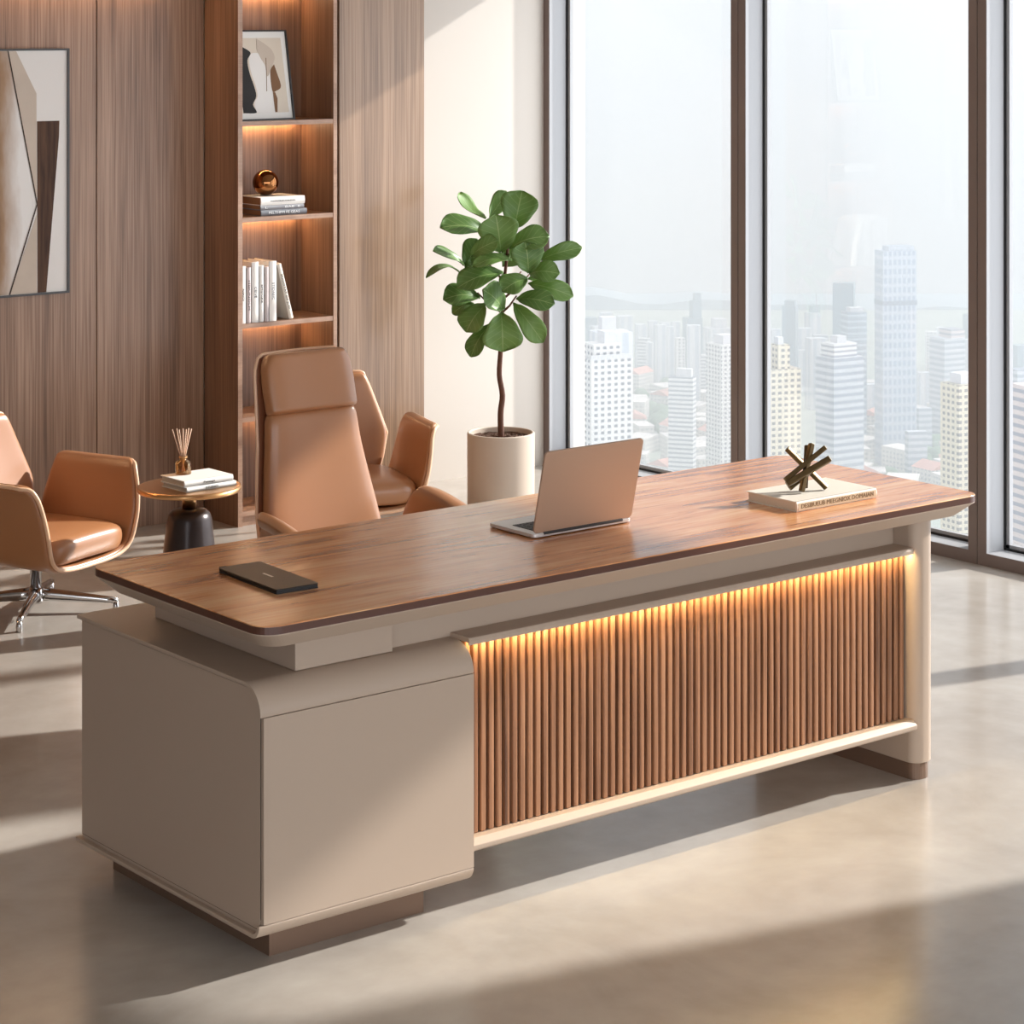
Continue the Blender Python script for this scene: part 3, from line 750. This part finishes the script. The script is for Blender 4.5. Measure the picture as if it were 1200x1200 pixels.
flat(pa,[Q(42,66),Q(76,66),Q(165,255),Q(166,735)],-.0202,3,.0012)
flat(pa,[Q(168,378),Q(266,378),Q(264,450),Q(208,1137),Q(170,1137)],-.0202,4,.0016)
flat(pa,[Q(166,790),Q(166,1137),Q(50,1137)],-.0202,3,.0012)
flat(pa,[Q(38,66),Q(43,66),Q(170,745),Q(50,1137),Q(44,1137),Q(164,745)],-.0226,5,.0006)
pa.build('canvas',[M['artwhite'],M['artwhite'],M['artwash'],M['artbeige'],M['artdark'],M['artline']],ap)

# ------------------------------------------------------------------ fiddle leaf fig
PC=Vector((6.236,7.881,0))
pl=thing('potted_plant','fiddle leaf fig tree in a greige cylinder pot between cabinet and window','plant',PC)
MB().lathe([(.001,.0),(.136,0),(.141,.006),(.142,.318),(.139,.322),(.132,.322),(.130,.316),(.130,.26),(.001,.26)],56).build('pot',M['pot'],pl,smooth=False,bevel=.002,seg=1,angle=30)
sm_=MB()
def soil(u,v):
    r=.1295*u; a=2*PI*v; return (r*math.cos(a),r*math.sin(a),.300+.006*math.sin(37*u+9*v*6)*math.cos(23*v*6+u*11))
sm_.grid(soil,14,48); sm_.build('soil',M['soil'],pl,smooth=False)
KP=10.05/2804.*.18333
def L3(zx,zy,dep):  # sketch coords (zoomed crop) -> local: right, away, up
    q=RT*((zx-590)*KP)+FW*dep; v=210+zy*.18333
    return Vector((q.x,q.y,EYE-(v-24)/2804.*(10.05+dep)))
tr=[(592,1710,0),(588,1500,0),(600,1380,.005),(580,1250,0),(588,1100,0),(592,950,0),(596,800,0),(612,650,0),(628,500,.01),(640,380,.0),(655,300,.0)]
trp=[L3(*t) for t in tr]; trp[0].z=.29; trp=[Vector(q) for q in smoothpoly([tuple(q) for q in trp],40)]
MB().tube(trp,[lerp(.0135,.004,(i/40)**1.3) for i in range(41)],10).build('trunk',M['bark'],pl,smooth=True)
for A,B in (((592,850,0),(440,725,.02)),((600,850,0),(690,745,-.02)),((612,700,0),(720,590,.05)),((600,640,0),(500,520,-.03)),((605,600,.0),(370,590,.02)),((610,760,0),(780,600,.07))):
    a_,b_=L3(*A),L3(*B); MB().tube([a_,(a_+b_)/2+Vector((0,0,-.008)),b_],[.0055,.0045,.003],8).build('branch',M['bark'],pl,smooth=True)
leaves=[ # base, tip, width, depth base, depth tip, droop, twist
 ((490,255),(330,95),92,.03,.12,-.02,1.0),((515,250),(625,90),95,.05,.12,.0,.5),((675,325),(725,85),190,.02,.03,.02,.15),
 ((505,345),(218,312),150,.0,-.08,.03,.3),((590,465),(560,235),205,-.03,-.08,.02,-.1),((645,445),(888,370),135,.0,-.03,.04,.3),
 ((835,518),(1098,440),85,.06,.02,.05,.8),((350,555),(170,465),95,-.03,-.12,.02,.6),((360,570),(440,395),120,.05,.10,.0,.3),
 ((400,490),(568,395),100,-.06,-.1,.02,.4),((765,600),(745,410),165,-.05,-.06,.02,.2),((660,525),(425,560),100,-.09,-.14,.03,.5),
 ((340,612),(125,632),66,.02,-.05,.05,1.0),((775,610),(958,605),110,.02,-.04,.04,.5),((605,605),(330,690),150,-.09,-.16,.03,.2),
 ((760,640),(605,715),140,-.08,-.14,.02,.1),((765,668),(1040,745),95,.05,.0,.05,.7),((690,770),(920,800),115,-.04,-.1,.03,.3),
 ((455,765),(232,770),150,.03,-.02,.03,.2),((600,835),(480,710),165,-.06,-.12,.02,.0),((497,800),(375,970),150,-.02,-.06,.02,.25),
 ((420,800),(285,860),90,.06,.05,.02,.3),((668,790),(850,1032),110,-.02,-.06,.04,.5),((592,850),(602,1092),200,-.05,-.09,.03,-.1),
 ((520,930),(405,1128),105,-.01,-.04,.02,.4),((785,420),(835,515),90,.08,.12,.0,.2),((600,560),(700,470),110,.04,.07,.0,.3),
 ((640,480),(560,520),90,.02,-.06,.0,.4),((480,600),(420,500),120,.04,.08,.0,.2),((760,640),(880,650),90,.06,.1,.02,.3)]
def leaf(base,tip,w,d0,d1,droop,twist):
    A=L3(*base,d0); B=L3(*tip,d1); B=A+(B-A)*1.05; ax=B-A; Ln=ax.length; t=ax.normalized()
    view=(-FW*.75+Vector((0,0,.66))).normalized()
    sd=t.cross(view); sd=sd.normalized() if sd.length>.05 else RT.copy()
    nr=sd.cross(t).normalized()
    if nr.dot(view)<0: nr=-nr
    R_=Matrix.Rotation(twist*.6,3,t); sd=R_@sd; nr=R_@nr
    hw=w*KP*.5*(1.28+.18*abs(twist))
    nu,nv=8,14; vs=[]; uv=[]; fs=[]
    wt=[(0,.05),(.06,.14),(.15,.42),(.3,.66),(.45,.80),(.62,.98),(.75,1.0),(.86,.86),(.94,.56),(1,.10)]
    for j in range(nv+1):
        v=j/nv; wj=hw*interp(wt,v)
        for i in range(nu+1):
            s_=2*i/nu-1
            up_=.10*hw*2*(s_*s_)*(1-.3*v)+.05*hw*math.sin(9*v+i*.8)*abs(s_)
            p=A+t*(Ln*v)+sd*(s_*wj)+nr*(up_+droop*math.sin(PI*v)*.9)
            vs.append(p); uv.append((i/nu,v))
    for j in range(nv):
        for i in range(nu):
            a=j*(nu+1)+i; fs.append((a,a+1,a+nu+2,a+nu+1))
    mb=MB(); mb.add(vs,fs)
    mb.build('leaf',M['leaf'],pl,smooth=True,solid=.0012,fix=False,uv=uv)
for lf in leaves: leaf(*lf)

# ------------------------------------------------------------------ city outside
ZG=-298.
def wp(u,D): 
    q=FW*D+RT*((u-600)/FPX*D); return q
def zat(v,D): return EYE-(v-HY)/FPX*D
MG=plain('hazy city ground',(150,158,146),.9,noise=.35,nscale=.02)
g=MB(); 
gp=[wp(200,480),wp(1900,480),wp(1500,2480),wp(300,2480)]
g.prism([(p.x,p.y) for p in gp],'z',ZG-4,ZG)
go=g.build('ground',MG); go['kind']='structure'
F={}
F['white']=bld_mat('white tower facade',(232,230,228),(120,124,132),3.1,2.5,.52,.5)
F['whiteband']=bld_mat('white banded facade',(236,235,236),(128,136,150),60,2.75,1.1,.42)
F['cream']=bld_mat('cream tower facade',(226,214,190),(124,120,116),2.9,2.5,.55,.5)
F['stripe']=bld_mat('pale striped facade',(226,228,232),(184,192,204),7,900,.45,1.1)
F['teal']=bld_mat('teal glass facade',(136,158,170),(122,146,160),3,4,.7,.7,rough=.25)
F['blue']=bld_mat('blue glass facade',(146,164,182),(180,194,206),90,4.2,1.1,.35,rough=.25)
F['super']=bld_mat('pale blue curtain wall',(184,194,208),(122,140,168),3.4,6.2,.62,.6,rough=.35)
F['superband']=plain('plant floor band',(96,108,126),.5)
F['slate']=bld_mat('grey blue banded facade',(206,210,218),(134,144,160),80,4.1,1.1,.48)
F['rose']=bld_mat('rose banded facade',(222,204,200),(134,134,148),60,3.4,1.1,.45)
F['tile']=plain('terracotta roof',(196,140,124),.8,noise=.15,nscale=.1)
F['roofgrey']=plain('roof plant',(186,186,190),.7)
F['low']=bld_mat('low rise facade',(228,222,214),(150,150,156),3.4,3,.5,.45)
F['lowroof']=plain('low rise roof',(206,200,196),.8,noise=.1,nscale=.1)
def tower(label,u0,u1,vt,D,fac,rz,deep=1.0,name='tower_block',vb=None,group=None,extra=(),cat='building'):
    """u0,u1,vt: extent seen from the desk; D distance in metres; rz turn"""
    D=min(D,(EYE-ZG-34)*FPX/(vt-HY))   # stands on the ground plane
    wd=(u1-u0)/FPX*D; c=wp((u0+u1)/2,D); ztop=zat(vt,D); hh=ztop-ZG
    # footprint a x b, turned by rz against the view: a cos + b sin = wd
    a=wd/(math.cos(rz)+deep*abs(math.sin(rz))); b=a*deep
    root=thing(name,label,cat,(c.x,c.y,ZG),YAW-PI/2+rz,group); TOW.append((c.x,c.y,.5*math.hypot(a,b)))
    MB().box(-a/2,a/2,-b/2,b/2,-.2,hh).build('shaft',F[fac],root)
    for kind,x0,x1,y0,y1,z0,z1,fm in extra:
        MB().box(x0*a,x1*a,y0*b,y1*b,hh+z0,hh+z1).build(kind,F[fm],root)
    return root
T=tower; TOW=[]
T('nearest white residential tower with rows of small windows, seen past the laptop',672,741,418,1010,'white',.42,.9,extra=(('penthouse',-.35,.3,-.3,.3,0,6,'white'),('roof_plant',-.05,.22,-.2,.2,6,11,'roofgrey'),('parapet',-.5,.5,-.5,-.47,0,2,'roofgrey')))
T('pale apartment tower rising just behind the nearest white tower',690,741,388,1150,'stripe',.3,.8,extra=(('roof_plant',-.3,.1,-.2,.2,0,7,'roofgrey'),))
T('white office slab with dark floor bands between the two window posts',783,816,441,1480,'whiteband',-.32,.55,extra=(('roof_plant',-.2,.4,-.3,.3,0,5,'roofgrey'),))
T('tall white tower with dotted windows beside the middle window post',828,872,402,1380,'white',.5,1.0,extra=(('roof_plant',-.3,.3,-.3,.3,0,5,'roofgrey'),))
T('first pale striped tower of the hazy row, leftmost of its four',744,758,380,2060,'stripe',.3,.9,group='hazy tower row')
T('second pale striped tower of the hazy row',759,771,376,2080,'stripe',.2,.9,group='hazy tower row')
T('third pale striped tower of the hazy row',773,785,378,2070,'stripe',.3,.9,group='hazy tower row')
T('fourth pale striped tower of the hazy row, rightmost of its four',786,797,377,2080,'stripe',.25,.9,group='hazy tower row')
T('bluish stepped tower standing tall behind the hazy row',800,823,372,1980,'teal',.3,.9,extra=(('upper_tier',-.1,.5,-.3,.3,0,14,'teal'),('crown',.1,.5,-.2,.2,14,20,'teal')))
T('pale blue block beside the stepped tower',824,858,384,2150,'stripe',.3,.9,extra=(('roof_plant',-.2,.3,-.3,.3,0,8,'roofgrey'),))
T('hazy blue green block at the left edge of the left pane',676,700,372,2250,'teal',.2,.7)
T('hazy pale block second from the left in the left pane',702,718,366,2300,'stripe',.2,.7)
T('hazy pale block between the white tower and the striped row',722,742,370,2320,'stripe',.25,.8)
T('cream residential tower directly right of the middle window post',885,938,431,1000,'cream',.35,.6,extra=(('penthouse',-.1,.22,-.4,.3,0,10,'cream'),('roof_plant',-.05,.1,-.2,.2,10,13,'roofgrey')))
T('slim teal tower above the cream tower',916,936,358,1880,'teal',-.35,.9,extra=(('crown',-.35,.4,-.4,.4,0,4,'teal'),))
T('slim grey blue tower with a small mast',943,962,366,2080,'stripe',.4,.9,extra=(('crown',-.2,.5,-.3,.3,0,6,'teal'),('mast',.3,.36,-.03,.03,6,16,'roofgrey')))
T('pale stepped block under the mast tower',944,969,396,1850,'stripe',.3,.8)
T('blue glass tower behind the banded office block',975,1003,333,1800,'teal',-.25,.7,extra=(('parapet',-.5,.5,-.5,.5,0,1.5,'teal'),))
T('silver blue glass tower overlapping the blue one',986,1015,365,1690,'blue',.3,.8,extra=(('roof_plant',-.3,.4,-.3,.3,0,3,'roofgrey'),))
T('white and blue banded office block in the middle of the right pane',956,1012,417,1400,'slate',.55,.75,extra=(('roof_plant',-.4,.35,-.35,.35,0,8,'whiteband'),('upper_roof',-.2,.1,-.2,.2,8,12,'roofgrey')))
sup=T('tallest pale blue skyscraper standing above the whole skyline',1026,1073,293,1620,'super',.24,.6,name='skyscraper',extra=(('crown',-.3,.45,-.4,.4,0,3,'super'),))
T('low blue podium hall at the foot of the skyscraper',1061,1086,505,1650,'slate',.2,.5,name='podium_hall')
T('low dark glass hall right of the skyscraper',1074,1092,478,1780,'slate',.2,.5,name='podium_hall')
T('rose topped banded tower near the right window post',1090,1130,395,1720,'slate',.5,.9,extra=(('upper_tier',-.1,.5,-.4,.4,0,6,'rose'),))
T('pale rose slab behind the rose topped tower',1108,1130,386,1800,'rose',.3,.8)
T('thin blue spire tower touching the right window post',1129,1144,368,1980,'teal',.3,.9,extra=(('spire',-.1,.1,-.1,.1,0,26,'teal'),('mast',-.03,.03,-.03,.03,26,46,'roofgrey')))
T('near cream tower with balcony rows by the desk end',1103,1156,448,960,'cream',.5,.8,extra=(('roof_plant',-.3,.2,-.3,.3,0,4,'roofgrey'),))
T('cream tower seen in the rightmost pane',1186,1245,450,930,'rose',.4,.8)
T('grey banded block behind it in the rightmost pane',1183,1215,432,1500,'slate',.3,.8)
T('teal block at the horizon of the rightmost pane',1186,1214,404,1950,'teal',.2,.8)
T('tall pale slab under the skyline behind the right pane posts',1093,1112,425,2100,'stripe',.2,.8)
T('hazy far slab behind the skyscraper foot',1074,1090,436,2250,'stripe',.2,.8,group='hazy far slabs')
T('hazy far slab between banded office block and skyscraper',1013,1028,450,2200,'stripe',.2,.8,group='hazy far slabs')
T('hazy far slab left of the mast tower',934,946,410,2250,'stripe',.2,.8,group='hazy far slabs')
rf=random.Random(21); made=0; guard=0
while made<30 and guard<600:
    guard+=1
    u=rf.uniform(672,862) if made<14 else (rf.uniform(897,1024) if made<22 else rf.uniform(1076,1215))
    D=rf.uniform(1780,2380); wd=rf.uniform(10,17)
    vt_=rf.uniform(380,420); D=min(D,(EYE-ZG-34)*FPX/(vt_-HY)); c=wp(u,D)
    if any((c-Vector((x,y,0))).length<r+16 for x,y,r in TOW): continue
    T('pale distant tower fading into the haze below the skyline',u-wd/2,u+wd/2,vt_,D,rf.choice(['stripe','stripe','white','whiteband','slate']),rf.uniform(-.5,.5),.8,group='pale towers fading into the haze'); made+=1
# skyscraper dark plant floor band
zb=zat(353,1620)-ZG
for c_ in sup.children:
    if c_.name.startswith('shaft'):
        bb=[Vector(b) for b in c_.bound_box]; ax_=max(b.x for b in bb); ay_=max(b.y for b in bb)
        MB().box(-ax_-.25,ax_+.25,-ay_-.25,ay_+.25,zb-2,zb+1.2).build('plant_floor',F['superband'],sup)
# low rise blocks
rl=random.Random(3)
FOOT=[(Vector((r_[0],r_[1],0)),r_[2]) for r_ in TOW]
lows=[]
tries=0
def clear(u,v,du):
    return True
while len(lows)<84:
    pane=rl.random()
    if pane<.42: u=rl.uniform(744,858); v=rl.uniform(452,566)
    else: u=rl.uniform(1000,1130); v=rl.uniform(470,590)
    if 783<u<816 and v<520: continue
    if 1026<u<1073 and v<518: continue
    if 745<u<782 and 478<v<515: continue
    if 1040<u<1102 and 518<v<556: continue
    D=(EYE-ZG)*FPX/(v-HY)
    tries+=1
    if tries>9000: break
    c=wp(u,D)
    if any((c-p).length<r+13 for p,r in FOOT): continue
    FOOT.append((c,13))
    lows.append((u,D))
prot=None
for i,(u,D) in enumerate(lows):
    c=wp(u,D); w=rl.uniform(12,24); d=rl.uniform(10,20); h=rl.uniform(7,20)
    tile=(i%4==0)
    root=thing('low_rise_building','low terracotta roofed building among the low blocks below the towers' if tile else 'low pale flat roofed building among the streets below the towers','building',(c.x,c.y,ZG),rl.uniform(0,1.5),'terracotta roofed low buildings' if tile else 'pale low buildings')
    MB().box(-w/2,w/2,-d/2,d/2,-.2,h).build('block',F['low'],root)
    if tile:
        MB().prism([(-d/2-.6,h),(d/2+.6,h),(0,h+4)],'x',-w/2-.6,w/2+.6).build('roof',F['tile'],root)
    else:
        MB().box(-w/2-.3,w/2+.3,-d/2-.3,d/2+.3,h,h+.8).build('roof',F['lowroof'],root)
# trees, too many to count at this distance
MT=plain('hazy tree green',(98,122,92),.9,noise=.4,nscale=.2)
tm=MB(); rt=random.Random(11)
def blob(c,r):
    n=7; rings=[]
    for i in range(6):
        th=PI*(i+.15)/5.3
        rings.append([(c.x+r*math.sin(th)*math.cos(2*PI*k/n+i)*rt.uniform(.8,1.15),c.y+r*math.sin(th)*math.sin(2*PI*k/n+i)*rt.uniform(.8,1.15),ZG+r*.8-r*.9*math.cos(th)) for k in range(n)])
    tm.loft(rings)
for (ua,ub,va,vb,cnt) in ((744,784,476,512,260),(1036,1104,518,588,420),(744,860,452,475,120),(1000,1135,470,600,260),(1015,1030,510,530,20),(820,858,520,560,40)):
    for i in range(cnt):
        u=rt.uniform(ua,ub); v=rt.uniform(va,vb); D=(EYE-ZG)*FPX/(v-HY); c=wp(u,D); r=rt.uniform(4,8)
        if not any((c-p).length<q+r*1.2 for p,q in FOOT): blob(c,r)
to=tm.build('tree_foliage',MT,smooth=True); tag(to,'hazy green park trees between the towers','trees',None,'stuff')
# far hills
hm=MB(); pts=[]
for i in range(41):
    u=500+i*25; v=372-14*math.exp(-((u-700)/60)**2)-9*math.exp(-((u-860)/90)**2)-6*math.sin(i*1.1)*.5
    p=wp(u,2480); pts.append((p,zat(v-10,2480)))
vs=[];fs=[]
for p,z in pts: vs+= [(p.x,p.y,ZG),(p.x,p.y,z),(p.x+FW.x*150,p.y+FW.y*150,z-8),(p.x+FW.x*150,p.y+FW.y*150,ZG)]
for i in range(40):
    a=i*4
    for k in range(4): fs.append((a+k,a+(k+1)%4,a+4+(k+1)%4,a+4+k))
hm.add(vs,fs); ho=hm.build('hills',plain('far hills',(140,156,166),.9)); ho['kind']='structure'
# haze over the city: one body of scattering air
vm=bpy.data.materials.new('city haze'); vm.use_nodes=True; nt=vm.node_tree; nt.nodes.clear()
vsn=N(nt,'ShaderNodeVolumeScatter'); vsn.inputs['Color'].default_value=(.94,.97,1,1); vsn.inputs['Density'].default_value=.00046; vsn.inputs['Anisotropy'].default_value=0
on=N(nt,'ShaderNodeOutputMaterial'); ab=N(nt,'ShaderNodeVolumeAbsorption'); ab.inputs['Color'].default_value=(.05,.05,.05,1); ab.inputs['Density'].default_value=.00040
ad=N(nt,'ShaderNodeAddShader'); nt.links.new(vsn.outputs[0],ad.inputs[0]); nt.links.new(ab.outputs[0],ad.inputs[1]); nt.links.new(ad.outputs[0],on.inputs['Volume'])
hp=[wp(-800,470),wp(4200,470),wp(2400,2720),wp(-200,2720)]
hz=MB().prism([(p.x,p.y) for p in hp],'z',ZG-6,70).build('haze',vm); tag(hz,'pale haze hanging over the city','haze',None,'stuff')

# ------------------------------------------------------------------ light
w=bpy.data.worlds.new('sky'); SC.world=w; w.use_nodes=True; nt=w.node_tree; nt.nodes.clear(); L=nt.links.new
tc=N(nt,'ShaderNodeTexCoord'); mp=N(nt,'ShaderNodeMapping'); mp.inputs['Scale'].default_value=(2.2,2.2,6); L(tc.outputs['Generated'],mp.inputs[0])
nz=N(nt,'ShaderNodeTexNoise'); nz.inputs['Scale'].default_value=1.6; nz.inputs['Detail'].default_value=6; L(mp.outputs[0],nz.inputs['Vector'])
cr=N(nt,'ShaderNodeValToRGB'); e=cr.color_ramp.elements; e[0].position=.36; e[0].color=(.46,.495,.54,1); e[1].position=.62; e[1].color=(.53,.538,.552,1)
L(nz.outputs['Fac'],cr.inputs[0])
bg=N(nt,'ShaderNodeBackground'); bg.inputs[1].default_value=1.0; L(cr.outputs[0],bg.inputs[0])
# extra sky brightness behind the camera, added as fill through the open room front
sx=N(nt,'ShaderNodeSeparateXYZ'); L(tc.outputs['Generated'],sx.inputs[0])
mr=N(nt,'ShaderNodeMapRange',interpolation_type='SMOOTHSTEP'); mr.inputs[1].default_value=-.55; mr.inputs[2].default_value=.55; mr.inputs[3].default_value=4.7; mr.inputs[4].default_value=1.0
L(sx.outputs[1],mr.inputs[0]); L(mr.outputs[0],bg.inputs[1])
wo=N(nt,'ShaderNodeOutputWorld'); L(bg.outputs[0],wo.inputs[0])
sl_=bpy.data.lights.new('sun','SUN'); sl_.energy=5.2; sl_.angle=math.radians(1.6); sl_.color=(1,.965,.92)
so_=bpy.data.objects.new('sun',sl_); COL.objects.link(so_)
AZ=math.radians(13); EL=math.radians(27)
d=Vector((-math.cos(AZ)*math.cos(EL),math.sin(AZ)*math.cos(EL),-math.sin(EL)))
so_.rotation_euler=d.to_track_quat('-Z','Y').to_euler(); so_.location=(20,0,15)

SC.view_settings.view_transform='Standard'; SC.view_settings.look='None'; SC.view_settings.gamma=1; SC.view_settings.exposure=0.50
SC.view_settings.use_curve_mapping=False
cy=SC.cycles
cy.use_denoising=True
cy.max_bounces=10; cy.diffuse_bounces=6; cy.glossy_bounces=4; cy.transparent_max_bounces=24; cy.transmission_bounces=6; cy.volume_bounces=1
cy.sample_clamp_indirect=6; cy.caustics_reflective=False; cy.caustics_refractive=False
